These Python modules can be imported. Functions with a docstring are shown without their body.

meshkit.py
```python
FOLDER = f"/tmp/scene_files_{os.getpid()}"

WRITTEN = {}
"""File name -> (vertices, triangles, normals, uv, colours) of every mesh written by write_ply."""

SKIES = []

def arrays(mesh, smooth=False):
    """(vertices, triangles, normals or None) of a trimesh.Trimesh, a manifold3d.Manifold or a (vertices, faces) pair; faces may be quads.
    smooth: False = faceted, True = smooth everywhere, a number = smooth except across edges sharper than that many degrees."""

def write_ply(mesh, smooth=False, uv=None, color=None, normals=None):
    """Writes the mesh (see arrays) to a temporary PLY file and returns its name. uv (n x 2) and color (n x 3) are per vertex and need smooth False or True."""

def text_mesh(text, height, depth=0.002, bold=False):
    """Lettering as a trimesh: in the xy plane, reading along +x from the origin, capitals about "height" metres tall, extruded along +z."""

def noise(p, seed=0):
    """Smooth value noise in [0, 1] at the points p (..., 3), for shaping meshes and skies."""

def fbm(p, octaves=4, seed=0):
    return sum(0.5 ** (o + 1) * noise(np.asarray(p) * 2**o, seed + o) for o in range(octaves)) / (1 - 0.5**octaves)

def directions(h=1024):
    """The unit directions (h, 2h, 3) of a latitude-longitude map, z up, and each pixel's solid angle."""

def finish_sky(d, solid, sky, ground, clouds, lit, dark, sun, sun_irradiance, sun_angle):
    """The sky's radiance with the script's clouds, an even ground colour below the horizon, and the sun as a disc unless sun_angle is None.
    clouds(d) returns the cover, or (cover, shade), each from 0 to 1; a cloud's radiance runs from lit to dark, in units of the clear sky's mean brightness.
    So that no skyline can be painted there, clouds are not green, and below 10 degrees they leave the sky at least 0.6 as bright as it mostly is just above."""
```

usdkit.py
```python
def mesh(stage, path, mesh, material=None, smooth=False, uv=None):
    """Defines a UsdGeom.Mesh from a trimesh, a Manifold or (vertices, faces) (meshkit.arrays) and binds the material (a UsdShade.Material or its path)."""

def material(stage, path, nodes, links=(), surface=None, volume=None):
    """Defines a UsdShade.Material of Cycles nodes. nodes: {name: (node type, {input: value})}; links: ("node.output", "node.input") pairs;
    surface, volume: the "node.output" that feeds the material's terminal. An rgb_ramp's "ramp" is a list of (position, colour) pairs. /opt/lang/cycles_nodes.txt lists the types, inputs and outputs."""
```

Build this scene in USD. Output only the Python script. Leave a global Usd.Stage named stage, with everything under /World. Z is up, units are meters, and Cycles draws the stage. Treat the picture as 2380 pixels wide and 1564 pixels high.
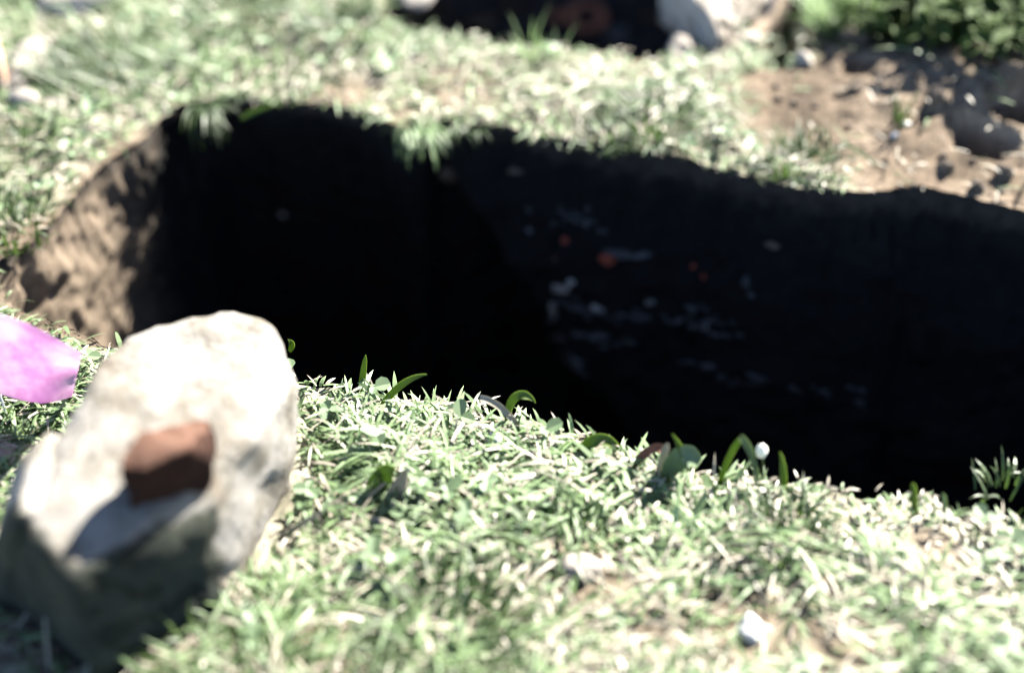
import math, random
import numpy as np, trimesh, shapely
from shapely.geometry import Polygon
from scipy.spatial import cKDTree
import manifold3d as m3
import usdkit, meshkit
from pxr import Usd, UsdGeom, UsdLux, UsdShade, Gf, Sdf, Vt

stage = Usd.Stage.CreateInMemory()
UsdGeom.SetStageUpAxis(stage, "Z"); UsdGeom.SetStageMetersPerUnit(stage, 1.0)
UsdGeom.Xform.Define(stage, "/World"); UsdGeom.Scope.Define(stage, "/World/Looks")

# ---------------------------------------------------------------- camera, sky, sun, exposure
CAM_H, PITCH, HFOV = 1.25, math.radians(40), math.radians(40)
EXPOSURE = 3.3
SKY = 0.05
SUN_INTENSITY = 1.25
SUN_AZ, SUN_EL = math.radians(42), math.radians(38)      # clockwise from +y; the light comes from behind the pit, to the right
FSTOP, FOCUS = 0.85, 1.87
cam = UsdGeom.Camera.Define(stage, "/World/camera")
cam.AddTranslateOp().Set(Gf.Vec3d(0, 0, CAM_H)); cam.AddRotateXOp().Set(90 - math.degrees(PITCH))
cam.CreateFocalLengthAttr(50.0); cam.CreateHorizontalApertureAttr(100 * math.tan(HFOV / 2)); cam.CreateVerticalApertureAttr(100 * math.tan(HFOV / 2) * 672 / 1024)
cam.CreateFStopAttr(FSTOP); cam.CreateFocusDistanceAttr(FOCUS); cam.CreateExposureAttr(EXPOSURE)
cam.CreateClippingRangeAttr(Gf.Vec2f(0.05, 10000))
S = np.array([math.sin(SUN_AZ) * math.cos(SUN_EL), math.cos(SUN_AZ) * math.cos(SUN_EL), math.sin(SUN_EL)])
sky = UsdLux.DomeLight.Define(stage, "/World/sky")
sky.GetPrim().SetCustomDataByKey("kind", "structure")
mt = usdkit.material(stage, "/World/Looks/sky", {"t": ("sky_texture", {"sky_type": "single_scattering", "sun_disc": False, "sun_elevation": SUN_EL, "sun_rotation": SUN_AZ, "air_density": 0.6, "aerosol_density": 0.3}),
    "b": ("background_shader", {"strength": SKY})}, [("t.color", "b.color")], surface="b.background")
UsdShade.MaterialBindingAPI.Apply(sky.GetPrim()).Bind(mt)
sun = UsdLux.DistantLight.Define(stage, "/World/sun")
sun.CreateNormalizeAttr(True); sun.CreateIntensityAttr(SUN_INTENSITY); sun.CreateAngleAttr(0.5); sun.CreateColorAttr(Gf.Vec3f(1, 0.96, 0.885))
sun.AddRotateZOp().Set(-math.degrees(SUN_AZ)); sun.AddRotateXOp().Set(-(90 - math.degrees(SUN_EL)))

# ---------------------------------------------------------------- helpers
F = 1190 / math.tan(HFOV / 2)
EYE = np.array([0, 0, CAM_H])
def ray(x, y):
    "direction through a point of the photograph (photo 2380 units wide)"
    u, v = (x - 1190) / F, (782 - y) / F
    return np.array([u, math.cos(PITCH) + v * math.sin(PITCH), -math.sin(PITCH) + v * math.cos(PITCH)])
def P(x, y, z=0.0):
    d = ray(x, y); return EYE + d * ((z - CAM_H) / d[2])
def PY(x, y, Y):
    d = ray(x, y); return EYE + d * (Y / d[1])
used = {}
GROUPS = {"pebble": "pebbles scattered in the grass and bare soil", "boulder": "pale rubble at the end of the far trench", "cobble": "cobbles at the upper left", "wall_stone": "stones set in the back wall of the trench",
    "clay_fragment": "red clay bits in the back wall of the trench", "earth_clod": "clods of earth around the trench", "grass_tuft": "grass tufts standing out from the lawn", "leafy_plant": "leafy weeds beyond the bare soil",
    "grass_sprig": "single grass sprigs on the trench rim", "grass_leaf": "single green leaves on the trench rim", "round_leaf": "broad leaves in the front grass", "dry_leaf": "dead leaves near the trench lip", "dry_stalk": "dry stalks near the trench lip",
    "root": "roots beside the pale rubble", "far_stone": "stones in the wall of the far trench"}
def numbered(parent, name):
    k = used.get((parent, name), -1) + 1; used[(parent, name)] = k
    return f"{parent}/{name}" + (f"_{k:03d}" if k else "")
def tag(p, label=None, cat=None, group=None, kind=None):
    group = group or (cat and GROUPS.get(p.GetName().rstrip("0123456789").rstrip("_")))
    for k, v in (("label", label), ("category", cat), ("group", group), ("kind", kind)):
        if v: p.SetCustomDataByKey(k, v)
    return p
def obj(name, mesh, mat, parent="/World", smooth=40, **kw):
    m = usdkit.mesh(stage, numbered(str(parent), name), mesh, f"/World/Looks/{mat}", smooth=smooth)
    return tag(m.GetPrim(), **kw)
def thing(name, loc=(0, 0, 0), **kw):
    x = UsdGeom.Xform.Define(stage, numbered("/World", name)); x.AddTranslateOp().Set(Gf.Vec3d(*map(float, loc)))
    return tag(x.GetPrim(), **kw)
def fbm(p, sc, o=4, seed=0):
    return meshkit.fbm(np.asarray(p, float) * sc + 37.1, o, seed) - 0.5
def join(parts):
    vs, fs, n = [], [], 0
    for v, f in parts:
        vs.append(v); fs.append(np.asarray(f) + n); n += len(v)
    return np.vstack(vs), np.vstack(fs)
def smoothstep(a, b, x):
    t = np.clip((x - a) / (b - a), 0, 1); return t * t * (3 - 2 * t)
def rotz(a):
    c, s = math.cos(a), math.sin(a); return np.array([[c, -s, 0], [s, c, 0], [0, 0, 1]])

# ---------------------------------------------------------------- materials
def simple(name, stops, scale, rough=0.9, bump=0.3, bscale=None, detail=6, island=False, transl=0.0, spec=0.3, coords="pos", bdist=0.004, tcol=None):
    n = {"g": ("geometry", {}), "n": ("noise_texture", {"scale": scale, "detail": detail, "roughness": 0.65}), "r": ("rgb_ramp", {"ramp": stops}),
         "b": ("principled_bsdf", {"roughness": rough, "specular_ior_level": spec})}
    l = [("g.position", "n.vector"), ("r.color", "b.base_color")]
    if island:
        n["m"] = ("math", {"math_type": "multiply_add", "value2": 0.75})
        n["k"] = ("math", {"math_type": "multiply_add", "value2": 0.9, "value3": -0.33})
        l += [("n.fac", "k.value1"), ("g.random_per_island", "m.value1"), ("k.value", "m.value3"), ("m.value", "r.fac")]
    else:
        l += [("n.fac", "r.fac")]
    if bump:
        n["n2"] = ("noise_texture", {"scale": bscale or scale * 6, "detail": 6.0, "roughness": 0.7})
        n["bp"] = ("bump", {"strength": bump, "distance": bdist})
        l += [("g.position", "n2.vector"), ("n2.fac", "bp.height"), ("bp.normal", "b.normal")]
    out = "b.BSDF"
    if transl:
        n["t"] = ("translucent_bsdf", {}); n["x"] = ("mix_closure", {"fac": transl})
        l += [("b.BSDF", "x.closure1"), ("t.BSDF", "x.closure2")]
        if tcol: n["t"][1]["color"] = tcol
        else: l += [("r.color", "t.color")]
        out = "x.closure"
    usdkit.material(stage, f"/World/Looks/{name}", n, l, surface=out)

simple("grass", [(0, (.08, .12, .045)), (.15, (.13, .195, .08)), (.36, (.185, .245, .12)), (.6, (.27, .32, .20)), (.8, (.325, .35, .25)), (1, (.37, .37, .31))], 5.0, rough=.6, bump=0, island=True, transl=.45, spec=.6)
simple("green_grass", [(0, (.02, .038, .008)), (.5, (.055, .09, .016)), (1, (.14, .18, .045))], 20, rough=.55, bump=0, island=True, transl=.4, spec=.5)
simple("weed_leaf", [(0, (.03, .05, .012)), (.5, (.075, .12, .028)), (1, (.13, .17, .05))], 20, rough=.75, bump=0, island=True, transl=.4, spec=.15)
simple("fresh_green", [(0, (.07, .12, .018)), (1, (.14, .20, .035))], 40, rough=.55, bump=0, transl=.6, spec=.4)
simple("clover", [(0, (.06, .10, .04)), (.5, (.13, .18, .085)), (1, (.24, .28, .18))], 20, rough=.6, bump=0, island=True, transl=.25, spec=.6)
simple("straw", [(0, (.20, .175, .13)), (.5, (.32, .30, .24)), (1, (.40, .385, .33))], 20, rough=.5, bump=0, island=True, transl=.2, spec=.4)
simple("pale_stone", [(0, (.03, .024, .018)), (.3, (.08, .065, .05)), (.42, (.17, .155, .13)), (.6, (.225, .212, .19)), (1, (.26, .25, .23))], 14, bump=.5, bscale=90)
simple("cobble_stone", [(0, (.09, .075, .06)), (.45, (.17, .152, .13)), (1, (.23, .215, .19))], 20, bump=.5, bscale=120)
simple("white_stone", [(0, (.3, .29, .27)), (1, (.5, .49, .47))], 30, bump=.4, bscale=200)
simple("rubble_stone", [(0, (.04, .03, .022)), (.36, (.08, .064, .046)), (.46, (.19, .165, .135)), (1, (.27, .25, .225))], 22, bump=.9, bscale=110, bdist=.008)
simple("dirty_stone", [(.3, (.02, .018, .015)), (.47, (.13, .12, .105)), (.68, (.26, .245, .22))], 60, bump=.5, bscale=200)
simple("grey_stone", [(.3, (.008, .008, .0085)), (.5, (.035, .037, .039)), (.75, (.075, .076, .077))], 30, bump=.5, bscale=160)
usdkit.material(stage, "/World/Looks/light_painted_brick", {"g": ("geometry", {}), "s": ("separate_xyz", {}), "n": ("noise_texture", {"scale": 60.0, "detail": 6.0, "roughness": .7}), "w": ("math", {"math_type": "multiply_add", "value2": .5, "value3": -.25}), "a": ("math", {"math_type": "add"}),
    "mr": ("map_range", {"from_min": .45, "from_max": .8}), "r": ("rgb_ramp", {"ramp": [(.25, (.004, .0015, .001)), (.5, (.010, .0036, .002)), (.75, (.02, .0075, .0045))]}), "t": ("rgb_ramp", {"ramp": [(.25, (.030, .014, .009)), (.5, (.058, .031, .021)), (.75, (.085, .050, .036))]}), "m": ("mix_color", {}),  # lit top painted paler, shaded sides painted near-black
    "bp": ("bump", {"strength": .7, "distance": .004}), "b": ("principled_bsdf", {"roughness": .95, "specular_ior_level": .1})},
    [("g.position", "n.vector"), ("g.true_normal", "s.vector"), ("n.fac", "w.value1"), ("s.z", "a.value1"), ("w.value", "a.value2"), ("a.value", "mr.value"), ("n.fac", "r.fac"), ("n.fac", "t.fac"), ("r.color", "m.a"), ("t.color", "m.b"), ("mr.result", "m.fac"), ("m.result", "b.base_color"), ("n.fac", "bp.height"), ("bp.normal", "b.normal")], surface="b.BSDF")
simple("brick_clay", [(0, (.03, .011, .007)), (.45, (.075, .03, .018)), (1, (.14, .068, .045))], 30, bump=.6, bscale=220)
simple("clay_pale", [(0, (.14, .055, .035)), (1, (.32, .16, .11))], 40, bump=.4, bscale=220)
simple("blue_stone", [(0, (.04, .046, .055)), (.5, (.10, .115, .135)), (1, (.17, .19, .21))], 30, bump=.5, bscale=160)
simple("clay_red", [(0, (.10, .018, .009)), (1, (.19, .04, .02))], 40, bump=.4, bscale=220)
simple("clod", [(0, (.025, .018, .013)), (.5, (.06, .045, .032)), (1, (.095, .073, .053))], 40, bump=.7, bscale=240)
simple("wood", [(0, (.3, .17, .1)), (.5, (.42, .27, .18)), (1, (.5, .36, .27))], 30, bump=.4, bscale=150)
simple("root_wood", [(0, (.14, .1, .07)), (1, (.34, .26, .18))], 40, bump=.6, bscale=200)
simple("bud_white", [(0, (.6, .6, .5)), (1, (.75, .75, .68))], 60, rough=.6, bump=0, transl=.2)
simple("flag_pink", [(.25, (.40, .21, .37)), (.42, (.48, .30, .45)), (.55, (.54, .42, .52)), (.75, (.56, .50, .55))], 16, rough=.35, bump=.3, bscale=40, transl=.6, spec=.5)
simple("wire_steel", [(0, (.3, .3, .3)), (1, (.4, .4, .4))], 60, rough=.4, bump=0)
usdkit.material(stage, "/World/Looks/shade_painted_stone", {"g": ("geometry", {}), "n": ("noise_texture", {"scale": 14.0, "detail": 6.0, "roughness": .65}), "n2": ("noise_texture", {"scale": 90.0, "detail": 6.0, "roughness": .7}), "c": ("attribute", {"attribute": "painted_shade"}),  # stone with the shade of its front and left faces painted in
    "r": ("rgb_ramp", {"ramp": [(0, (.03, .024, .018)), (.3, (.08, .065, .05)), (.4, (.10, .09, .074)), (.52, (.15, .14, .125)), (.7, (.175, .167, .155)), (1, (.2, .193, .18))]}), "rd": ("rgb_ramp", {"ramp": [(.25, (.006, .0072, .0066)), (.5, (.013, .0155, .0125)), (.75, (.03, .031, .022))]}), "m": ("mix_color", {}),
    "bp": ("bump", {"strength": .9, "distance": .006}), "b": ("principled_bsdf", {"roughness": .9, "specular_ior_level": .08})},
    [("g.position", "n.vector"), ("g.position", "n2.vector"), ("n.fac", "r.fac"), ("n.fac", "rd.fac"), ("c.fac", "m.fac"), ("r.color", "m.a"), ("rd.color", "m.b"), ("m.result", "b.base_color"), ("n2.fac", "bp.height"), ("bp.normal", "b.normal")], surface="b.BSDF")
# soil: a pale loam at the left end of the trench, shade painted near-black into the rest and lower down, both under a pale turf zone
def soil(name, loam, pit_shade_tone, turf, x0, x1):
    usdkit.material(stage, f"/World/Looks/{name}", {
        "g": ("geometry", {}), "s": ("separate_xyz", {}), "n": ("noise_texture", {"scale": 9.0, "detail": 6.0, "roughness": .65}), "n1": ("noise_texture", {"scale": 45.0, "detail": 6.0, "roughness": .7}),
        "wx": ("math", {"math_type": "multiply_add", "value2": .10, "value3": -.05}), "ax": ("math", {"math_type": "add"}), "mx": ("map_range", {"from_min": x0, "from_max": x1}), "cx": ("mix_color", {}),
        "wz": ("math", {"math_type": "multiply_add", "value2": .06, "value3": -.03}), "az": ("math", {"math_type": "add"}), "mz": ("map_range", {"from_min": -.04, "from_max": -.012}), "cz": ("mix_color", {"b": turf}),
        "dz": ("map_range", {"from_min": -.46, "from_max": -.32}), "cd": ("mix_color", {"a": pit_shade_tone, "b": loam}),
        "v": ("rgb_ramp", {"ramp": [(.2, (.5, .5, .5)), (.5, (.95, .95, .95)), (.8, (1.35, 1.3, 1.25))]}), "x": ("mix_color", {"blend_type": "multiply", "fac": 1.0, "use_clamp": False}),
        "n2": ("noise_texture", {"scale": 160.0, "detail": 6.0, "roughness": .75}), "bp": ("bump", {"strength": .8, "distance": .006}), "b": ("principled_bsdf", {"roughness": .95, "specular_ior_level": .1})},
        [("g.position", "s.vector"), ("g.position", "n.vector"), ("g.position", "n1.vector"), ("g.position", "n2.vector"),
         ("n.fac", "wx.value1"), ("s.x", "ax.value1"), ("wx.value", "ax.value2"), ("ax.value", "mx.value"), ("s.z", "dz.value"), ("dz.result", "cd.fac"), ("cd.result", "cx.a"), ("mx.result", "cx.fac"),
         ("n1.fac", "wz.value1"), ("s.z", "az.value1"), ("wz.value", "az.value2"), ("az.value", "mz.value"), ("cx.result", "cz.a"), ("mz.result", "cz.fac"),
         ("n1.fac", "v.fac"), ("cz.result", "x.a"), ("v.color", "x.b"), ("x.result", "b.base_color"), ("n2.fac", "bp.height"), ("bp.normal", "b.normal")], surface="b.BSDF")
    UsdShade.Shader(stage.GetPrimAtPath(f"/World/Looks/{name}/cx")).CreateInput("b", Sdf.ValueTypeNames.Float3).Set(Gf.Vec3f(*pit_shade_tone))
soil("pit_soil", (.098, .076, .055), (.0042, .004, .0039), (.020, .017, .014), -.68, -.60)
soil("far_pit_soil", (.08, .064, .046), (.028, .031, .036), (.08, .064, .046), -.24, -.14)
usdkit.material(stage, "/World/Looks/ground", {
    "g": ("geometry", {}), "n": ("noise_texture", {"scale": 7.0, "detail": 6.0}), "n1": ("noise_texture", {"scale": 60.0, "detail": 6.0, "roughness": .7}), "c": ("attribute", {"attribute": "bare"}),
    "r": ("rgb_ramp", {"ramp": [(.3, (.11, .10, .07)), (.5, (.19, .177, .13)), (.7, (.27, .25, .195))]}), "rb": ("rgb_ramp", {"ramp": [(.25, (.032, .024, .016)), (.45, (.092, .069, .048)), (.7, (.155, .122, .090))]}),
    "m": ("mix_color", {}), "v": ("rgb_ramp", {"ramp": [(.3, (.4, .4, .4)), (.5, (.95, .95, .95)), (.7, (1.4, 1.4, 1.4))]}), "x": ("mix_color", {"blend_type": "multiply", "fac": 1.0, "use_clamp": False}),
    "n2": ("noise_texture", {"scale": 140.0, "detail": 6.0, "roughness": .75}), "bp": ("bump", {"strength": .8, "distance": .006}), "b": ("principled_bsdf", {"roughness": .95, "specular_ior_level": .1})},
    [("g.position", "n.vector"), ("g.position", "n1.vector"), ("g.position", "n2.vector"), ("n.fac", "r.fac"), ("n.fac", "rb.fac"), ("c.fac", "m.fac"), ("r.color", "m.a"), ("rb.color", "m.b"), ("n1.fac", "v.fac"),
     ("m.result", "x.a"), ("v.color", "x.b"), ("x.result", "b.base_color"), ("n2.fac", "bp.height"), ("bp.normal", "b.normal")], surface="b.BSDF")

# ---------------------------------------------------------------- the ground and its two pits
BARE = Polygon([P(*q)[:2] for q in ((1690, 215), (1850, 175), (1900, 130), (2060, 100), (2500, 70), (2700, 200), (2600, 560), (2340, 520), (2180, 490), (1990, 480), (1930, 400), (1800, 345), (1700, 300))])
BARE2 = Polygon([P(*q)[:2] for q in ((395, 262), (270, 325), (150, 430), (60, 520), (-60, 590), (-60, 700), (120, 800), (260, 830), (360, 640), (430, 300))])
def bare_mask(x, y):
    pts = shapely.points(x, y)
    d1 = np.where(shapely.contains(BARE, pts), -1, 1) * shapely.distance(BARE.exterior, pts)
    d2 = np.where(shapely.contains(BARE2, pts), -1, 1) * shapely.distance(BARE2.exterior, pts)
    q = np.stack([x, y, 0 * x], -1)
    w = fbm(q, 9, 4, 5) * .16
    m = np.maximum(1 - smoothstep(-.02, .05, d1 + w * .7 - .01), .97 * (1 - smoothstep(-.02, .03, d2 + w * .5)))
    spots = smoothstep(.16, .30, fbm(q, 6, 3, 9)) * .85
    for cx, cy, r in ((1080, 205, .10), (1350, 1330, .075), (1740, 1450, .09), (2000, 1510, .10), (1870, 1340, .05), (2160, 1290, .05), (640, 1330, .03), (1480, 165, .05), (420, 200, .03), (800, 215, .08), (250, 1500, .12), (80, 1500, .12), (400, 1460, .05), (1650, 70, .13), (1800, 70, .08), (2250, 400, .12), (2150, 200, .15)):
        c = P(cx, cy); d = np.hypot(x - c[0], (y - c[1]) * 1.2)
        spots = np.maximum(spots, .85 * (1 - smoothstep(r * .5, r * 1.2, d + w * .5)))
    return np.maximum(m, spots)
DRY = Polygon([P(*q)[:2] for q in ((600, 235), (760, 130), (1100, 120), (1500, 150), (1720, 200), (1850, 300), (1980, 400), (1930, 440), (1700, 385), (1400, 340), (1130, 280), (930, 300), (760, 250))])
DRY2 = Polygon([P(*q)[:2] for q in ((-100, 235), (130, 235), (400, 262), (300, 350), (160, 470), (40, 560), (-100, 600))])
DRY4 = Polygon([P(*q)[:2] for q in ((1550, 1230), (2100, 1250), (2500, 1300), (2500, 1640), (1200, 1640), (1250, 1380))])
DRY3 = Polygon([P(*q)[:2] for q in ((80, -60), (360, -60), (350, 50), (230, 120), (60, 150))])
def dry_mask(x, y):
    "how bleached and trampled the lawn is"
    pts = shapely.points(x, y); q = np.stack([x, y, 0 * x], -1)
    d = np.minimum.reduce([np.where(shapely.contains(g, pts), -1, 1) * shapely.distance(g.exterior, pts) for g in (DRY, DRY2, DRY3, DRY4)])
    return np.clip(np.maximum(1 - smoothstep(-.06, .06, d + fbm(q, 8, 3, 55) * .25), smoothstep(-.06, .16, fbm(q, 6, 3, 57)) * .9), 0, 1)
def gz(x, y, rough=True):
    x, y = np.asarray(x, float), np.asarray(y, float)
    q = np.stack([x, y, 0 * x], -1)
    z = fbm(q, 3.5, 3, 2) * .03
    c = P(2350, 225); d = np.hypot((x - c[0]) / .40, (y - c[1]) / .22)
    mound = np.exp(-d * d * 1.6)
    z = z + mound * .085
    for hx, hy, r, dp in ((2283, 355, .030, .11), (2262, 335, .018, .05), (2352, 300, .03, .10), (2350, 225, .035, .10), (2230, 325, .016, .05), (2000, 190, .018, .05), (2150, 310, .008, .02), (1985, 205, .02, .03)):
        h = P(hx, hy); z = z - dp * np.exp(-((((x - h[0]) / 1.35) ** 2 + (y - h[1]) ** 2) / r ** 2) ** 1.5)
    pa, pb = P(1800, 150)[:2], P(1838, -60)[:2]; t = np.clip(((x - pa[0]) * (pb - pa)[0] + (y - pa[1]) * (pb - pa)[1]) / ((pb - pa) @ (pb - pa)), 0, 1)
    z = z - .13 * np.exp(-(np.hypot(x - pa[0] - t * (pb - pa)[0], y - pa[1] - t * (pb - pa)[1]) / .030) ** 3)
    if rough:
        z = z + fbm(q, 28, 4, 3) * (.012 + .02 * mound) + fbm(q, 75, 3, 13) * (.004 + .016 * mound)
        far = np.hypot(x, y - 1.7)
        z = z * (1 - smoothstep(3, 6, far))
    return z
def densify(pts, step):
    out = []
    for a, b in zip(pts, np.roll(pts, -1, 0)):
        n = max(1, int(np.linalg.norm(b - a) / step)); out.append(a + (b - a) * np.linspace(0, 1, n, endpoint=False)[:, None])
    return np.vstack(out)
def pit(rim_pts, depth, inset, amp, seed):
    rim = densify(np.array(rim_pts), .006)
    k = np.ones(9) / 9
    for _ in range(2): rim = np.stack([np.convolve(np.r_[rim[-4:, i], rim[:, i], rim[:4, i]], k, "valid") for i in (0, 1)], 1)
    t = np.roll(rim, -1, 0) - np.roll(rim, 1, 0); nrm = np.stack([-t[:, 1], t[:, 0]], 1)
    if Polygon(rim).exterior.is_ccw is False: nrm = -nrm
    nrm /= np.linalg.norm(nrm, axis=1, keepdims=True) + 1e-12
    for _ in range(6): nrm = np.stack([np.convolve(np.r_[nrm[-4:, i], nrm[:, i], nrm[:4, i]], k, "valid") for i in (0, 1)], 1)
    q = np.c_[rim, np.zeros(len(rim))]
    rim = rim + nrm * (fbm(q, 12, 4, seed) * .05 + fbm(q, 45, 3, seed + 3) * .02)[:, None]
    ds = np.r_[0, .004, .01, np.arange(.017, depth, .0075), depth]
    top = gz(rim[:, 0], rim[:, 1])
    rows = []
    for d in ds:
        q = np.c_[rim, np.full(len(rim), -d)]
        a = amp(rim, d)
        dn = fbm(q, 10, 4, seed + 5) * .075 * a + fbm(q, 38, 4, seed + 7) * .04 * a
        dn = dn * min(1, d / .03) + inset(rim, d) - .004 * (d < .006)
        rows.append(np.c_[rim + nrm * dn[:, None], top * (1 - min(1, d / depth)) - d + fbm(q, 50, 3, seed + 9) * .012 * min(1, d / .02)])
    v = np.vstack(rows); n = len(rim); m = len(ds)
    i, j = np.meshgrid(np.arange(m - 1), np.arange(n), indexing="ij"); a = i * n + j; b = i * n + (j + 1) % n
    f = np.vstack([np.stack([a, a + n, b], -1).reshape(-1, 3), np.stack([b, a + n, b + n], -1).reshape(-1, 3)])
    big = lambda g: max(getattr(g, 'geoms', [g]), key=lambda o: o.area)
    fl = Polygon(big(Polygon(rows[-1][:, :2]).buffer(0)).buffer(.02).exterior)
    fv, ff = trimesh.creation.triangulate_polygon(fl.simplify(.004), engine="earcut")
    fz = np.full(len(fv), -depth + .004)
    return join([(v, f), (np.c_[fv, fz], ff)]), big(Polygon(rim).buffer(0))
def xy(*qs): return [P(*q)[:2] for q in qs]
RIM1 = xy((398, 250), (468, 224), (620, 236), (760, 250), (860, 280), (930, 305), (985, 300), (1020, 270), (1130, 285), (1250, 305), (1380, 335), (1440, 355), (1600, 372), (1700, 390), (1850, 445), (2000, 452), (2140, 438), (2250, 462), (2340, 478)) \
    + [(.95, 1.77), (1.32, 1.66), (1.30, .99), (.85, 1.09)] + xy((2280, 1215), (2100, 1178), (1900, 1138), (1700, 1106), (1560, 1085), (1450, 1068), (1370, 1040), (1260, 1003), (1130, 975), (1000, 955), (860, 932), (700, 935), (480, 860), (250, 800), (140, 765), (60, 720), (-20, 650), (30, 578), (160, 463), (278, 352))
def inset1(rim, d):
    back = smoothstep(1.50, 1.62, rim[:, 1] + .19 * rim[:, 0]) * smoothstep(-.56, -.5, rim[:, 0])
    xb = -.19 + .85 * d
    right = smoothstep(xb - .02, xb + .02, rim[:, 0])
    left = 1 - smoothstep(-.60, -.50, rim[:, 0])
    return back * (right * min(.30 * d, .17) - (1 - right) * min(.22 * d, .05)) + left * min(.12 * d, .06)
def amp1(rim, d): return .7 + 0 * rim[:, 0]
(pv, pf), POLY1 = pit(RIM1, .95, inset1, amp1, 11)
RIM2 = xy((890, 52), (985, 90), (1130, 114), (1290, 124), (1400, 132), (1480, 142), (1560, 146), (1620, 125)) + [(.40, 2.62), (.46, 3.02), (.1, 3.08), (-.28, 3.06), (-.30, 2.75)]
(p2v, p2f), POLY2 = pit(RIM2, .75, lambda r, d: 0 * r[:, 0], lambda r, d: 1.0 + 0 * r[:, 0], 31)
gx = np.unique(np.r_[-np.geomspace(1.35, 90, 26), np.arange(-1.35, 1.45, .0075), np.geomspace(1.45, 90, 26)])
gy = np.unique(np.r_[.72 - np.geomspace(.02, 90, 26), np.arange(.72, 3.2, .0075), 3.2 + np.geomspace(.02, 90, 26)])
X, Y = np.meshgrid(gx, gy); X, Y = X.ravel(), Y.ravel()
near = (abs(X) < 1.6) & (Y > .3) & (Y < 3.7)
inside = np.zeros(len(X), bool); Z = gz(X, Y)
nx = len(gx); i, j = np.meshgrid(np.arange(len(gy) - 1), np.arange(nx - 1), indexing="ij"); a = (i * nx + j).ravel()
keep = np.ones(len(a), bool); GX, GY = X.copy(), Y.copy()
for poly in (POLY1, POLY2):
    ins = np.zeros(len(X), bool); ins[near] = shapely.contains_xy(poly, X[near], Y[near])
    keep &= ~(ins[a] & ins[a + 1] & ins[a + nx] & ins[a + nx + 1])
    idx = np.nonzero(ins)[0]
    dist, _ = cKDTree(np.c_[X[~ins & near], Y[~ins & near]]).query(np.c_[X[idx], Y[idx]])
    idx = idx[dist < .03]
    ring = np.array(poly.exterior.coords); tree = cKDTree(densify(ring[:-1], .001)); dd = tree.data
    _, k = tree.query(np.c_[X[idx], Y[idx]]); GX[idx], GY[idx] = dd[k, 0], dd[k, 1]; Z[idx] = gz(GX[idx], GY[idx]) + .001
a = a[keep]
gf = np.vstack([np.stack([a, a + 1, a + nx + 1], -1), np.stack([a, a + nx + 1, a + nx], -1)])
G = np.c_[GX, GY, Z]
BM = np.zeros(len(G)); BM[near] = bare_mask(GX[near], GY[near])
gm = usdkit.mesh(stage, "/World/ground", (G, gf), "/World/Looks/ground", smooth=True)
UsdGeom.PrimvarsAPI(gm).CreatePrimvar("bare", Sdf.ValueTypeNames.FloatArray, "vertex").Set(Vt.FloatArray.FromNumpy(BM.astype(np.float32)))
tag(gm.GetPrim(), label="trampled lawn with patches of bare dry soil", kind="structure")
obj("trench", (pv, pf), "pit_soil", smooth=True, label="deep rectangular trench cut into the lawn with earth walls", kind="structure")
obj("far_trench", (p2v, p2f), "far_pit_soil", smooth=True, label="second dark trench beyond the strip of grass", kind="structure")

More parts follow.
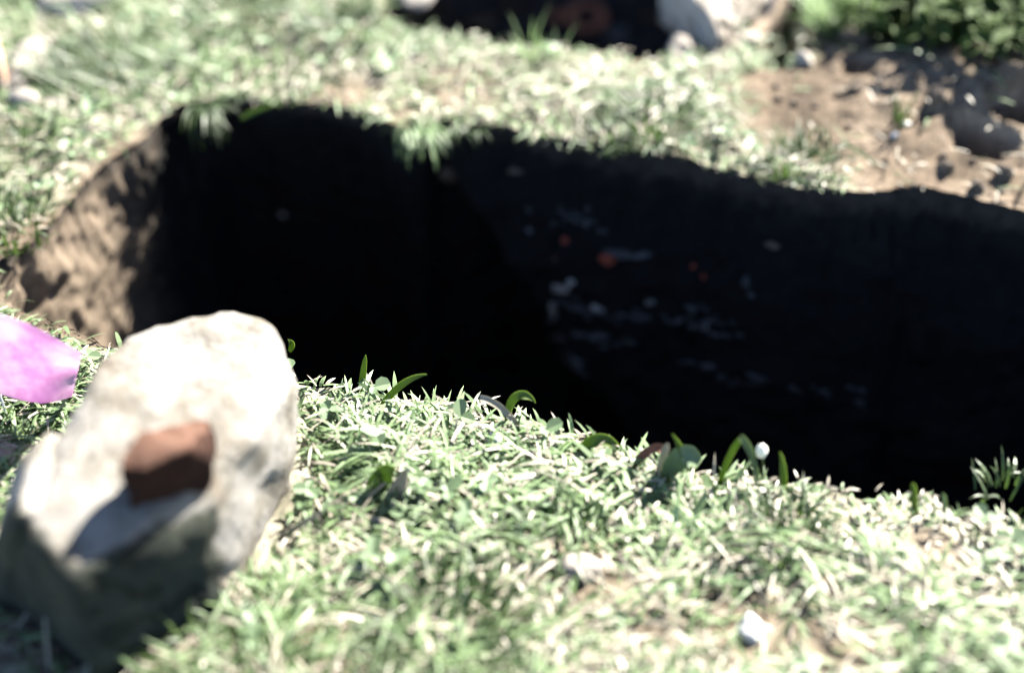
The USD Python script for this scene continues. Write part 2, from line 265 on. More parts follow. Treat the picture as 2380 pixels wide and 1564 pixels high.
class Hitter:
    def __init__(s, v, f): s.a = v[f[:, 0]]; s.e1 = v[f[:, 1]] - s.a; s.e2 = v[f[:, 2]] - s.a
    def __call__(s, x, y, o=None, d=None):
        d = ray(x, y) if d is None else d; o = EYE if o is None else o
        h = np.cross(d, s.e2); det = (s.e1 * h).sum(1); det = np.where(abs(det) < 1e-14, 1e-14, det); q0 = o - s.a
        u = (q0 * h).sum(1) / det; q = np.cross(q0, s.e1); v = (q @ d) / det; t = (s.e2 * q).sum(1) / det
        ok = (u > -1e-6) & (v > -1e-6) & (u + v < 1 + 1e-6) & (t > 1e-4)
        return o + d * t[ok].min() if ok.any() else None
hit1, hit2, hitg = Hitter(pv, pf), Hitter(p2v, p2f), Hitter(G, gf)

# ---------------------------------------------------------------- rocks
def rock(size, seed, sub=3, rough=.25, facet=True, crumble=0.0):
    rng = np.random.default_rng(seed)
    if facet:
        pts = rng.normal(size=(16, 3)); pts /= np.linalg.norm(pts, axis=1, keepdims=True)
        m = trimesh.convex.convex_hull(pts * rng.uniform(.85, 1.1, (16, 1)))
        r = m3.Manifold(m3.Mesh(np.array(m.vertices, np.float32), np.array(m.faces, np.uint32))).refine_to_length(.3 if not crumble else .12).to_mesh()
        m = trimesh.Trimesh(r.vert_properties[:, :3], r.tri_verts); trimesh.smoothing.filter_taubin(m, iterations=3)
    else:
        m = trimesh.creation.icosphere(sub)
    v = np.array(m.vertices); v *= (1 + fbm(v + seed, 1.3, 3, seed) * rough * 1.5 + fbm(v + seed, 5, 2, seed) * rough * .5)[:, None]
    v *= (1 + fbm(v + seed, 11, 4, seed + 2) * crumble)[:, None]; v /= abs(v).max(0)
    return trimesh.Trimesh(v * np.asarray(size) / 2, m.faces, process=False)
def rock_thing(name, loc, size, seed, mat, rz=0.0, tilt=0.0, rough=.25, facet=True, crumble=0.0, **kw):
    m = rock(size, seed, rough=rough, facet=facet, crumble=crumble); m.apply_transform(trimesh.transformations.euler_matrix(tilt, 0, rz))
    m.apply_translation(loc)
    return obj(name, m, mat, smooth=35, **kw)
def hull_rock(pts, seed, edge=.016, amp=.010, it=6):
    c = trimesh.convex.convex_hull(np.array(pts))
    r = m3.Manifold(m3.Mesh(np.array(c.vertices, np.float32), np.array(c.faces, np.uint32))).refine_to_length(edge).to_mesh()
    m = trimesh.Trimesh(r.vert_properties[:, :3], r.tri_verts); trimesh.smoothing.filter_taubin(m, iterations=it)
    n = m.vertex_normals; v = np.array(m.vertices)
    v = v + n * (fbm(v, 14, 3, seed) * amp * 2.2 + fbm(v, 45, 4, seed + 1) * amp)[:, None]
    return trimesh.Trimesh(v, m.faces, process=False)
def mani(m): return m3.Manifold(m3.Mesh(np.array(m.vertices, np.float32), np.array(m.faces, np.uint32)))
main = hull_rock([PY(75, 1255, .955), PY(165, 1352, .905), PY(474, 1232, 1.008), P(492, 1440), P(492, 1440) - [0, 0, .03], P(570, 1285), P(570, 1285) - [0, 0, .03], PY(600, 1010, 1.12), PY(692, 880, 1.25), PY(672, 1100, 1.185), P(668, 1118), P(668, 1118) - [0, 0, .03],
    PY(655, 800, 1.28), PY(622, 740, 1.30), PY(545, 726, 1.30), PY(430, 742, 1.29), PY(300, 785, 1.26), PY(235, 850, 1.2), PY(215, 945, 1.15), PY(150, 1015, 1.105), PY(95, 1080, 1.07), PY(60, 1160, 1.02), PY(75, 1190, 1.01),
    PY(165, 1352, .905) * [1, 1, 0] - [0, 0, .02], PY(75, 1255, .955) * [1, 1, 0] - [0, 0, .02], P(0, 1400, -.02), P(200, 1150, -.02), P(560, 1000, -.02), P(640, 1010, -.02)], 3, edge=.009, amp=.009, it=2)
lobe = hull_rock([PY(28, 1150, 1.03), PY(50, 1060, 1.08), PY(110, 990, 1.11), PY(150, 1010, 1.12), PY(160, 1190, 1.01), PY(105, 1222, .99), PY(35, 1195, .965), P(110, 1430, -.02), P(-10, 1440, -.02), P(-30, 1350, -.02), P(100, 1200, -.02)], 9, amp=.009)
stone_m = (mani(main) + mani(lobe)).to_mesh()
stone = trimesh.Trimesh(stone_m.vert_properties[:, :3], stone_m.tri_verts)
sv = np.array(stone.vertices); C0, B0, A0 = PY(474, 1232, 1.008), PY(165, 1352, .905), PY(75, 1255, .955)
def painted_shade_of(v, a_, b_):
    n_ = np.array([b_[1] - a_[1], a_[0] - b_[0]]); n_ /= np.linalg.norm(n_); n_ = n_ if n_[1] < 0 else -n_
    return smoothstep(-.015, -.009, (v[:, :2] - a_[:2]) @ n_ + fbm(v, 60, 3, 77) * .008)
painted_shade = np.maximum(painted_shade_of(sv, C0, B0), painted_shade_of(sv, B0, A0) * (sv[:, 0] < B0[0] + .01))  # mask of the dark olive shade painted on the front and left faces
so = usdkit.mesh(stage, "/World/large_stone", stone, "/World/Looks/shade_painted_stone", smooth=True)
UsdGeom.PrimvarsAPI(so).CreatePrimvar("painted_shade", Sdf.ValueTypeNames.FloatArray, "vertex").Set(Vt.FloatArray.FromNumpy(painted_shade.astype(np.float32)))
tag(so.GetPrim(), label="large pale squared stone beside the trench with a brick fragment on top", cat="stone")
hits = Hitter(np.array(stone.vertices), np.array(stone.faces))
b0, b1 = hits(302, 1184), hits(480, 1136)
bY0, bY1 = b0[1], b1[1]
dn = np.array([0, 0, .012])
bpts = [b0 - dn, b1 - dn, b0 + [.01, .055, .0], b1 + [.0, .055, .0], PY(274, 1082, bY0), PY(330, 1094, bY0 - .004), PY(432, 1046, (bY0 + bY1) / 2), PY(502, 1084, bY1), PY(325, 1010, bY0 + .045), PY(484, 985, bY1 + .045)]
brick = hull_rock(bpts, 21, edge=.0035, amp=.010, it=2)
obj("brick_fragment", brick, "light_painted_brick", smooth=30, label="broken piece of red brick resting on top of the large pale stone", cat="brick")

def on_ground(x, y, up=0.0):
    p = hitg(x, y); p = P(x, y) if p is None else p
    return p + [0, 0, up]
rock_thing("cobble", on_ground(85, 195) + [0, .05, .01], (.145, .20, .11), 5, "cobble_stone", rough=.2, label="large rounded pale cobble at the left end of the grass strip behind the trench", cat="stone")
rock_thing("cobble", on_ground(185, 45) + [0, .03, .02], (.17, .10, .07), 8, "cobble_stone", rz=.2, label="flat pale stone behind the rounded cobble in the upper left", cat="stone")
rock_thing("cobble", on_ground(62, 250) + [0, 0, .012], (.07, .045, .04), 14, "cobble_stone", rz=-.2, label="small flat beige stone in front of the rounded cobble", cat="stone")
rock_thing("cobble", on_ground(130, 258) + [0, 0, .008], (.045, .03, .03), 15, "cobble_stone", rz=.4, label="pinkish pebble just right of the small flat beige stone", cat="stone")
for (x, y, w, h, lab) in ((1745, 1482, .038, .03, "bright white pebble on the bare patch at the bottom of the picture"), (2107, 293, .015, .012, "bright white pebble in the middle of the bare brown soil"),
        (2080, 318, .013, .01, "white chip beside the bright pebble on the bare soil"), (1150, 1035, .026, .022, "white pebble in the grass just in front of the trench lip"),
        (1870, 150, .045, .035, "pale stone at the edge of the bare soil near the curved root"), (1800, 1238, .018, .016, "small lilac white pebble in the green grass in front of the trench"),
        (2335, 1500, .05, .035, "whitish stone in the grass near the lower right corner"), (1350, 1340, .055, .03, "flat beige stone in the bare spot of the front grass"),
        (15, 1070, .03, .025, "small pale pebble left of the large squared stone")):
    p = on_ground(x, y)
    rock_thing("pebble", p + [0, h * .2, h * .25], (w, w * .8, h), int(x), "white_stone" if "white" in lab else "cobble_stone", rz=x * .1, label=lab, cat="pebble")

# rubble at the right end of the far trench
for q_, (x, y, dy, size, rz, lab) in enumerate(((1612, 112, .17, (.16, .42, .13), .2, "long pale boulder beside the far trench, its left side in bluish shade"), (1672, 84, .13, (.15, .28, .10), .5, "broad pale boulder in the middle of the rubble at the top"),
        (1738, 74, .12, (.13, .26, .10), -.3, "rounded pale boulder at the right of the rubble at the top"), (1582, 132, .02, (.06, .07, .04), .2, "small pale stone at the lower left foot of the rubble"), (1640, 116, .03, (.07, .07, .04), .9, "small pale lump wedged below the broad boulder"),
        (1690, 118, .02, (.08, .06, .03), -.2, "flat beige stone along the lower edge of the rubble"), (1745, 118, .02, (.06, .06, .04), .5, "little brown lump at the right foot of the rubble"), (1690, 10, .14, (.18, .16, .10), .1, "pale boulder at the back of the rubble near the top edge"))):
    rock_thing("boulder", on_ground(x, y) + [0, dy, size[2] * .10], size, 466 + q_, "rubble_stone", rz=rz, rough=.3, crumble=.25, label=lab, cat="boulder")
def tube(pts, radii, n=8, seed=0):
    pts = np.array(pts, float); k = len(pts)
    s = np.linspace(0, k - 1, 6 * (k - 1) + 1)
    from scipy.interpolate import CubicSpline
    q = CubicSpline(np.arange(k), pts)(s); r = np.interp(s, np.arange(k), radii)
    t = np.gradient(q, axis=0); t /= np.linalg.norm(t, axis=1, keepdims=True)
    ref = np.array([.31, .9, .3]); u = np.cross(t, ref); u /= np.linalg.norm(u, axis=1, keepdims=True) + 1e-9; w = np.cross(t, u)
    an = np.linspace(0, 2 * np.pi, n, endpoint=False)
    v = q[:, None] + r[:, None, None] * (np.cos(an)[None, :, None] * u[:, None] + np.sin(an)[None, :, None] * w[:, None])
    v = v.reshape(-1, 3); v += fbm(v, 60, 3, seed)[:, None] * np.repeat(r, n)[:, None] * .5
    i, j = np.meshgrid(np.arange(len(q) - 1), np.arange(n), indexing="ij"); a = i * n + j; b = i * n + (j + 1) % n
    f = np.vstack([np.stack([a, b, a + n], -1).reshape(-1, 3), np.stack([b, b + n, a + n], -1).reshape(-1, 3)])
    c0, c1 = len(v), len(v) + 1; v = np.vstack([v, q[0], q[-1]]); L = (len(q) - 1) * n; jj = np.arange(n)
    f = np.vstack([f, np.stack([(jj + 1) % n, jj, np.full(n, c0)], -1), np.stack([L + jj, L + (jj + 1) % n, np.full(n, c1)], -1)])
    return trimesh.Trimesh(v, f, process=False)
r0 = on_ground(1808, 150)
obj("root", tube([r0 + [-.005, -.01, -.02], PY(1815, 125, r0[1] + .03), PY(1845, 70, r0[1] + .07), PY(1868, 20, r0[1] + .09), PY(1875, -40, r0[1] + .13)], [.010, .011, .010, .009, .007]), "root_wood", label="curved tan root sticking up to the right of the pale boulders", cat="root")
r0 = on_ground(1740, 105)
obj("root", tube([r0 + [-.01, -.01, -.02], PY(1760, 80, r0[1] + .03), PY(1790, 40, r0[1] + .06), PY(1805, -10, r0[1] + .09), PY(1812, -60, r0[1] + .13)], [.016, .016, .014, .012, .01], seed=4), "root_wood", label="thick brown root lying against the rounded pale boulder", cat="root")
r0 = on_ground(1780, 70)
obj("dark_strip", tube([r0 + [0, 0, -.02], PY(1790, 50, r0[1] + .02), PY(1815, 0, r0[1] + .06), PY(1830, -50, r0[1] + .10)], [.02, .022, .02, .015], seed=6), "clod", label="dark strip between the two roots", cat="dark_band")  # dark tube set between the two roots

# things in the wall of the near trench
def in_wall(hit, x, y, sink=.3, size=.03):
    p = hit(x, y)
    d = ray(x, y) / np.linalg.norm(ray(x, y))
    return p + d * size * sink
k = 0
for (x, y, w, h, mat, name, lab) in ((1310, 672, 60, 22, "dirty_stone", "wall_stone", "upper left pale stone of the cluster in the trench wall"), (1328, 660, 26, 26, "dirty_stone", "wall_stone", "small pale knob on the upper left stone of the trench wall cluster"),
        (1285, 718, 24, 50, "dirty_stone", "wall_stone", "upright pale stone below the upper left stones of the trench wall"), (1388, 716, 78, 30, "dirty_stone", "wall_stone", "widest pale stone of the trench wall cluster"),
        (1512, 706, 46, 24, "dirty_stone", "wall_stone", "tan stone standing alone right of the widest pale stone"), (1500, 742, 90, 12, "grey_stone", "wall_stone", "thin grey slab edge under the lone tan stone"),
        (1585, 745, 50, 16, "grey_stone", "wall_stone", "grey sliver continuing the thin slab edge to the right"), (1638, 758, 36, 22, "dirty_stone", "wall_stone", "pale stone at the right end of the thin slab edge"),
        (1610, 722, 18, 26, "grey_stone", "wall_stone", "small upright grey stone above the slab edge"), (1690, 780, 34, 12, "grey_stone", "wall_stone", "grey chip further right along the slab line"),
        (1395, 782, 50, 20, "grey_stone", "wall_stone", "flat grey stone below the widest pale stone"), (1300, 780, 50, 34, "grey_stone", "wall_stone", "dull grey stone at the left of the cluster"),
        (1320, 832, 26, 28, "grey_stone", "wall_stone", "small grey stone low in the cluster"), (1350, 856, 46, 14, "grey_stone", "wall_stone", "lowest grey stone of the cluster"),
        (1660, 850, 70, 14, "grey_stone", "wall_stone", "long thin grey stone low on the right of the trench wall"), (1735, 660, 22, 50, "grey_stone", "wall_stone", "tall narrow grey stone to the right of the red clay bits"),
        (1752, 682, 30, 24, "grey_stone", "wall_stone", "bluish grey stone at the foot of the tall narrow one"), (1232, 488, 22, 18, "grey_stone", "wall_stone", "grey pebble high in the trench wall left of the red clay bits"),
        (1232, 535, 20, 18, "grey_stone", "wall_stone", "grey pebble between the high pebble and the red clay bit"), (1368, 488, 18, 22, "grey_stone", "wall_stone", "grey pebble in the trench wall straight above the largest red clay bit"),
        (1285, 518, 14, 14, "grey_stone", "wall_stone", "tiny grey pebble just above the left red clay bit"), (1805, 570, 60, 24, "clod", "wall_stone", "brownish stone in the upper right part of the trench wall"),
        (658, 497, 20, 14, "dirty_stone", "wall_stone", "lone pale pebble deep in the dark left part of the trench wall"), (1375, 742, 30, 12, "grey_stone", "wall_stone", "thin grey flake directly under the widest pale stone"),
        (1460, 590, 130, 24, "grey_stone", "wall_stone", "long bluish grey slab beside the largest red clay bit"),
        (1316, 560, 26, 24, "clay_red", "clay_fragment", "left red clay bit in the trench wall"), (1412, 597, 50, 38, "clay_red", "clay_fragment", "largest red clay bit in the trench wall"),
        (1611, 622, 16, 20, "clay_red", "clay_fragment", "upper one of the pair of red clay bits on the right"), (1634, 642, 22, 22, "clay_red", "clay_fragment", "lower one of the pair of red clay bits on the right"),
        (1290, 603, 20, 10, "brick_clay", "clay_fragment", "dull red clay crumb below the left red clay bit")):
    p = hit1(x, y); dist = np.linalg.norm(p - EYE); s = dist / F
    q = in_wall(hit1, x, y, .28, min(w, h) * s)
    rock_thing(name, q, (w * s, min(w, h) * s * 1.1, h * s * 1.15), 100 + k, mat, rz=-.15, crumble=.3, label=lab, cat="clay fragment" if "clay" in name else "stone"); k += 1
rf = np.random.default_rng(19); bits = []
for line in (((1290, 690), (1420, 740), 16), ((1430, 735), (1660, 765), 22), ((1270, 770), (1460, 800), 16), ((1300, 820), (1370, 862), 10), ((1590, 845), (1780, 890), 16), ((1790, 905), (2030, 915), 10), ((1240, 470), (1420, 540), 10), ((1600, 700), (1720, 790), 12)):
    for _ in range(line[2]):
        u = rf.random(); x, y = np.array(line[0]) * (1 - u) + np.array(line[1]) * u + rf.normal(0, [10, 9])
        p = hit1(x, y); sc = np.linalg.norm(p - EYE) / F
        m = rock((sc * rf.uniform(14, 48), sc * 9, sc * rf.uniform(5, 12)), int(rf.integers(1e4))); m.apply_transform(trimesh.transformations.euler_matrix(0, rf.normal(.12, .2), -.2)); m.apply_translation(p); bits.append((np.array(m.vertices), np.array(m.faces)))
obj("rubble_fragments", join(bits), "grey_stone", label="small grey broken fragments speckling the dark trench wall around the pale stones", cat="rubble", kind="stuff")
p = hit1(1052, 400)
rock_thing("earth_clod", p + [0, -.005, 0], (.05, .03, .05), 61, "clod", rz=.3, tilt=.2, label="tan lump of earth hanging below the grass overhang on the trench edge", cat="clod")
p = hit1(1200, 395)
rock_thing("earth_clod", p, (.03, .02, .012), 62, "clod", label="thin brown flake in the trench wall right of the hanging lump", cat="clod")
# things in the far trench
p = hit2(1362, 36); s = np.linalg.norm(p - EYE) / F
ring = trimesh.creation.annulus(r_min=26 * s, r_max=42 * s, height=.12, sections=40); v = np.array(ring.vertices)
ring = trimesh.Trimesh(v, ring.faces).subdivide_to_size(.012); v = np.array(ring.vertices); v[:, 0] *= 1.15; v[:, 1] *= .75; v += fbm(v, 40, 3, 4)[:, None] * .006
ring = trimesh.Trimesh(v, ring.faces); ring.apply_transform(trimesh.transformations.rotation_matrix(math.pi / 2 - .25, [1, 0, 0])); ring.apply_translation(p + [0, .03, -.005])
obj("clay_pipe", ring, "clay_pale", label="open end of a reddish clay pipe in the wall of the far trench", cat="pipe")
for (x, y, w, h, mat, lab) in ((1288, 38, 40, 50, "clay_pale", "reddish brown stone left of the clay pipe"), (1450, 82, 90, 40, "blue_stone", "bluish grey stone below right of the clay pipe"), (1520, 40, 70, 26, "clod", "brown slab at the right end of the far trench wall"),
        (1120, 55, 80, 36, "clod", "dark brown stone in the left of the far trench wall"), (1200, 20, 60, 30, "clod", "dim brown stone above the middle of the far trench")):
    p = hit2(x, y)
    if p is None: continue
    s = np.linalg.norm(p - EYE) / F
    rock_thing("far_stone", p + [0, .01, 0], (w * s, h * s, h * s), int(x), mat, rz=.1, label=lab, cat="stone")
p = on_ground(968, 14)
rock_thing("sod_lump", p + [.0, .02, .01], (.07, .10, .05), 71, "cobble_stone", label="pale sunlit lump overhanging the left end of the far trench", cat="stone")

# wooden stake and survey flag at the left edge
p = on_ground(4, 213)
st = trimesh.creation.box([.022, .018, .16]).subdivide().subdivide(); v = np.array(st.vertices)
v[:, :2] *= np.where(v[:, 2] < -.05, .75, 1)[:, None]; v += fbm(v, 50, 3, 8)[:, None] * .002; st = trimesh.Trimesh(v, st.faces); st.apply_translation(p + [0, .01, .04])
obj("wooden_stake", st, "wood", label="short reddish wooden stake standing beside the rounded cobble", cat="stake")
fl = thing("survey_flag", (0, 0, 0), label="bright pink plastic survey flag beside the large pale stone", cat="flag")
FY = 1.31
outline = [(-70, 715), (30, 738), (100, 768), (188, 818), (166, 922), (100, 937), (0, 915), (-70, 900)]
top = np.array([[-70, 712], [0, 730], [60, 750], [110, 775], [150, 798], [190, 820]], float); bot = np.array([[-70, 900], [0, 916], [50, 930], [95, 938], [135, 932], [168, 922]], float)
U = np.linspace(0, 1, 31); W = np.linspace(0, 1, 25)
tp = np.stack([np.interp(U, np.linspace(0, 1, 6), top[:, i]) for i in (0, 1)], 1); bp = np.stack([np.interp(U, np.linspace(0, 1, 6), bot[:, i]) for i in (0, 1)], 1)
fv = []
for a_, u in enumerate(U):
    for w in W:
        q = tp[a_] * (1 - w) + bp[a_] * w
        fv.append(PY(q[0], q[1], FY + .012 * math.sin(5.5 * u + 2.2 * w) - .010 * math.sin(9 * w * u + 1) + .02 * u * w))
fv = np.array(fv); i, j = np.meshgrid(np.arange(30), np.arange(24), indexing="ij"); a_ = (i * 25 + j).ravel()
ff = np.vstack([np.stack([a_, a_ + 1, a_ + 26], -1), np.stack([a_, a_ + 26, a_ + 25], -1)])
nn = trimesh.Trimesh(fv, ff, process=False).vertex_normals
fv2 = np.vstack([fv + nn * .0003, fv - nn * .0003]); n0 = len(fv)
bd = np.r_[np.arange(24), 24 + 25 * np.arange(30), (774 - np.arange(24)), (750 - 25 * np.arange(30))]; b2 = np.roll(bd, -1)
ff2 = np.vstack([ff, ff[:, ::-1] + n0, np.stack([bd, bd + n0, b2], -1), np.stack([b2, bd + n0, b2 + n0], -1)])
obj("flag", (fv2, ff2), "flag_pink", parent=fl.GetPath(), smooth=True)
wt = PY(-72, 700, FY + .0125); obj("wire", tube([wt + [0, 0, .01], [wt[0], wt[1], .12], [wt[0] + .002, wt[1], 0.0], [wt[0] + .002, wt[1], -.06]], [.0016] * 4, n=6), "wire_steel", parent=fl.GetPath())

# ---------------------------------------------------------------- grass
rng = np.random.default_rng(7)
STONEXY = Polygon(trimesh.convex.convex_hull(np.c_[np.array(stone.vertices)[:, :2], np.zeros(len(stone.vertices))] + rng.normal(0, 1e-4, (len(stone.vertices), 3))).vertices[:, :2]).convex_hull.buffer(.004)
def field(n, edge=.0):
    x, y = rng.uniform(-1.4, 1.4, n), rng.uniform(.74, 3.1, n)
    ok = (abs(x) < .5 + .29 * y) & ~shapely.contains_xy(POLY1.buffer(-edge), x, y) & ~shapely.contains_xy(POLY2.buffer(-edge), x, y) & ~shapely.contains_xy(STONEXY, x, y)
    return x[ok], y[ok]
def blades(root, az, e0, e1, length, width, seg=4, twist=None):
    "ribbons, one per row: curved blades that taper to a point"
    n = len(root); tw = rng.uniform(-.6, .6, n) if twist is None else twist
    p = root.copy(); pts = [p.copy()]
    for s in range(seg):
        e = e0 + (e1 - e0) * (s / (seg - 1)); st = (length / seg)[:, None]
        p = p + st * np.stack([np.cos(e) * np.cos(az), np.cos(e) * np.sin(az), np.sin(e)], 1); pts.append(p.copy())
    side = np.stack([-np.sin(az), np.cos(az), np.zeros(n)], 1) * np.cos(tw)[:, None] + np.stack([np.cos(az) * .3, np.sin(az) * .3, np.ones(n)], 1) * np.sin(tw)[:, None]
    tap = [.7, 1, .9, .6, 0] if seg == 4 else list(np.r_[np.linspace(.8, 1, seg // 2), np.linspace(.9, .4, seg - seg // 2), 0])
    vs = []
    for s in range(seg):
        h = side * (width * tap[s] / 2)[:, None]; vs += [pts[s] - h, pts[s] + h]
    vs.append(pts[seg]); V = np.stack(vs, 1); k = V.shape[1]
    f = []
    for s in range(seg - 1): f += [[2 * s, 2 * s + 1, 2 * s + 2], [2 * s + 1, 2 * s + 3, 2 * s + 2]]
    f.append([2 * seg - 2, 2 * seg - 1, 2 * seg])
    return V.reshape(-1, 3), (np.arange(n)[:, None, None] * k + np.array(f)[None]).reshape(-1, 3)
def near_rim(x, y):
    p = shapely.points(x, y); return np.minimum(shapely.distance(POLY1.exterior, p), shapely.distance(POLY2.exterior, p))
def lawn(n, lo, hi, wlo, whi, flat, bare_keep, edge=0.0, up=0.0, dry0=1.0, dry1=.4):
    x, y = field(n, edge); b = bare_mask(x, y); ok = (rng.random(len(x)) > b * (1 - bare_keep)) & (rng.random(len(x)) < dry0 + (dry1 - dry0) * dry_mask(x, y)); x, y = x[ok], y[ok]
    q = np.stack([x, y, 0 * x], -1); patch = np.clip(.5 + fbm(q, 7, 3, 21) * 2.2, 0, 1)
    z = gz(x, y) - .003 + rng.random(len(x)) * up
    az = fbm(q, 3, 2, 23) * 14 + rng.normal(0, 1.1, len(x))
    e0 = np.radians(np.clip(rng.normal(62 - flat * 45, 16, len(x)), 4, 88)); e1 = e0 - np.radians(rng.uniform(15, 85, len(x)))
    e1 = np.maximum(e1, -.25 - (z < -9))
    L = rng.uniform(lo, hi, len(x)) * (.55 + .75 * patch); w = rng.uniform(wlo, whi, len(x)); L = L * (.5 + .5 * smoothstep(.02, .12, near_rim(x, y)))
    return blades(np.stack([x, y, z], 1), az, e0, e1, L, w)
g1 = lawn(125000, .028, .08, .0026, .0052, .68, .01, dry1=.3)
g2 = lawn(62000, .04, .10, .0034, .007, .95, .01, up=.014, dry1=.6)
obj("grass", join([g1, g2]), "grass", smooth=False, label="short trampled lawn grass around the trench", cat="grass", kind="stuff")
s1 = lawn(85000, .02, .075, .0018, .0046, 1.15, .04, up=.022, dry0=.45, dry1=1.0)
obj("dry_clippings", s1, "straw", smooth=False, label="dry straw coloured grass clippings strewn over the lawn", cat="clippings", kind="stuff")
# clover
x, y = field(3200); q = np.stack([x, y, 0 * x], -1); ok = (rng.random(len(x)) > bare_mask(x, y) * 1.3) & (rng.random(len(x)) < np.clip(.35 + 2.5 * fbm(q, 5, 3, 41), .05, 1)); x, y = x[ok], y[ok]
c = np.stack([x, y, gz(x, y) + rng.uniform(.008, .03, len(x))], 1); vs, fs, n0 = [], [], 0
an = np.linspace(0, 2 * np.pi, 8, endpoint=False)
for k3 in range(3):
    a0 = rng.uniform(0, 2 * np.pi, len(x)) if k3 == 0 else a0 + 2.1
    r = rng.uniform(.0045, .0115, len(x)); d = np.stack([np.cos(a0), np.sin(a0), rng.uniform(-.3, .5, len(x))], 1); sd = np.stack([-np.sin(a0), np.cos(a0), rng.uniform(-.5, .5, len(x))], 1)
    ctr = c + d * r[:, None]
    ringv = ctr[:, None] + r[:, None, None] * (np.cos(an)[None, :, None] * d[:, None] + np.sin(an)[None, :, None] * sd[:, None] * .9 + np.abs(np.sin(an))[None, :, None] * np.array([0, 0, .25]))
    V = np.concatenate([ctr[:, None], ringv], 1).reshape(-1, 3); jj = np.arange(8)
    tri = np.stack([np.zeros(8, int), 1 + jj, 1 + (jj + 1) % 8], -1)
    fs.append((np.arange(len(x))[:, None, None] * 9 + tri[None]).reshape(-1, 3) + n0); vs.append(V); n0 += len(V)
obj("clover_leaves", (np.vstack(vs), np.vstack(fs)), "clover", smooth=False, label="low clover leaves growing among the lawn grass", cat="clover", kind="stuff")
# crumbs of soil on the bare ground
x, y = field(12000); ok = rng.random(len(x)) < bare_mask(x, y) ** 1.5 * .9; x, y = x[ok], y[ok]
ico = trimesh.creation.icosahedron(); iv, iff = np.array(ico.vertices), np.array(ico.faces)
r = .0014 + .006 * rng.random(len(x)) ** 6
V = iv[None] * (1 + rng.uniform(-.35, .35, (len(x), 12, 1))) * (r[:, None, None] * np.array([1, 1, .75])) + np.stack([x, y, gz(x, y) + r * .3], 1)[:, None]
obj("soil_crumbs", (V.reshape(-1, 3), (np.arange(len(x))[:, None, None] * 12 + iff[None]).reshape(-1, 3)), "clod", smooth=False, label="loose crumbs of dry earth on the bare patches", cat="soil crumbs", kind="stuff")
CL = "big clods of earth on the spoil heap"
for q_, (x, y, w, lab) in enumerate(((2222, 345, .035, "clod of earth just above the deep hole in the spoil soil"), (2318, 270, .045, "big clod on the spoil soil near the right edge"), (2335, 410, .045, "brown clod right of the deep hole in the spoil soil"), (2195, 395, .035, "low clod below left of the deep hole in the spoil soil"),
        (2270, 440, .04, "clod at the trench rim below the deep hole"), (2300, 215, .04, "upper clod on the spoil soil near the right edge"), (2350, 180, .06, "large dark sided clod at the right edge below the green plants"), (1990, 100, .07, "pale brown clod at the upper left end of the bare soil"), (2180, 225, .045, "small clod in the middle of the spoil soil"),
        (1985, 215, .035, "small dark clod on the left of the bare soil"), (390, 700 - 45, .0, ""))):
    if not w: continue
    rock_thing("earth_clod", on_ground(x, y, w * .1), (w, w * .8, w * .7), 300 + q_, "clod", rz=q_, rough=.5, crumble=.5, label=lab, cat="clod")

# tufts, single blades and plants that stand out
def tuft(name, x, y, n, L, r, lean=None, mat="green_grass", e=(45, 85), bend=(20, 80), w=(.003, .0055), z=None, **kw):
    p = on_ground(x, y) if z is None else P(x, y, z)
    a = rng.uniform(0, 2 * np.pi, n); rr = r * np.sqrt(rng.random(n)); root = p + np.stack([rr * np.cos(a), rr * np.sin(a), np.full(n, -.004)], 1)
    if z is None: root[:, 2] = gz(root[:, 0], root[:, 1]) - .003
    az = a + rng.normal(0, .6, n) if lean is None else rng.normal(lean, .55, n)
    e0 = np.radians(rng.uniform(*e, n)); e1 = e0 - np.radians(rng.uniform(*bend, n))
    return obj(name, blades(root, az, e0, e1, 1.25 * L * rng.uniform(.5, 1.1, n), rng.uniform(*w, n)), mat, smooth=False, **kw)
C = "grass tuft"
tuft("grass_tuft", 1515, 310, 130, .075, .055, label="bright green grass tuft leaning over the middle of the trench's back edge", cat=C)
tuft("grass_tuft", 1420, 335, 50, .05, .04, label="low green tuft left of the bright tuft on the trench's back edge", cat=C)
tuft("grass_tuft", 1860, 395, 110, .06, .06, label="green tuft on the back edge of the trench beside the bare soil", cat=C)
tuft("grass_tuft", 970, 290, 60, .07, .028, lean=-1.5, e=(0, 40), bend=(50, 100), mat="grass", label="pale grass hanging over the trench's back edge at the notch", cat=C)
tuft("grass_tuft", 1090, 282, 40, .035, .04, lean=-1.4, e=(0, 50), bend=(50, 100), label="green fringe right of the notch in the trench's back edge", cat=C)
tuft("grass_tuft", 470, 245, 40, .07, .02, lean=-1.0, e=(0, 45), bend=(40, 90), label="drooping green tuft at the back left corner of the trench", cat=C)
tuft("grass_tuft", 250, 185, 300, .11, .10, lean=2.6, e=(8, 40), bend=(5, 35), label="long combed green grass right of the rounded cobble", cat=C)
tuft("grass_tuft", 400, 160, 150, .09, .09, lean=2.8, e=(10, 40), bend=(5, 35), label="combed green grass in the middle of the upper left lawn", cat=C)
tuft("grass_tuft", 800, 85, 140, .07, .08, label="dark green tuft left of the far trench", cat=C)
tuft("grass_tuft", 560, 40, 140, .07, .09, label="green tuft near the top edge between the flat stone and the far trench", cat=C)
tuft("grass_tuft", 40, 385, 110, .07, .07, label="green tuft at the left edge above the trench corner", cat=C)
tuft("grass_tuft", 25, 545, 90, .06, .06, label="green tuft at the left edge beside the trench's left wall", cat=C)
tuft("grass_tuft", 1235, 145, 10, .08, .02, e=(65, 88), bend=(5, 40), mat="grass", label="tall pale blades standing in front of the dark far trench", cat=C)
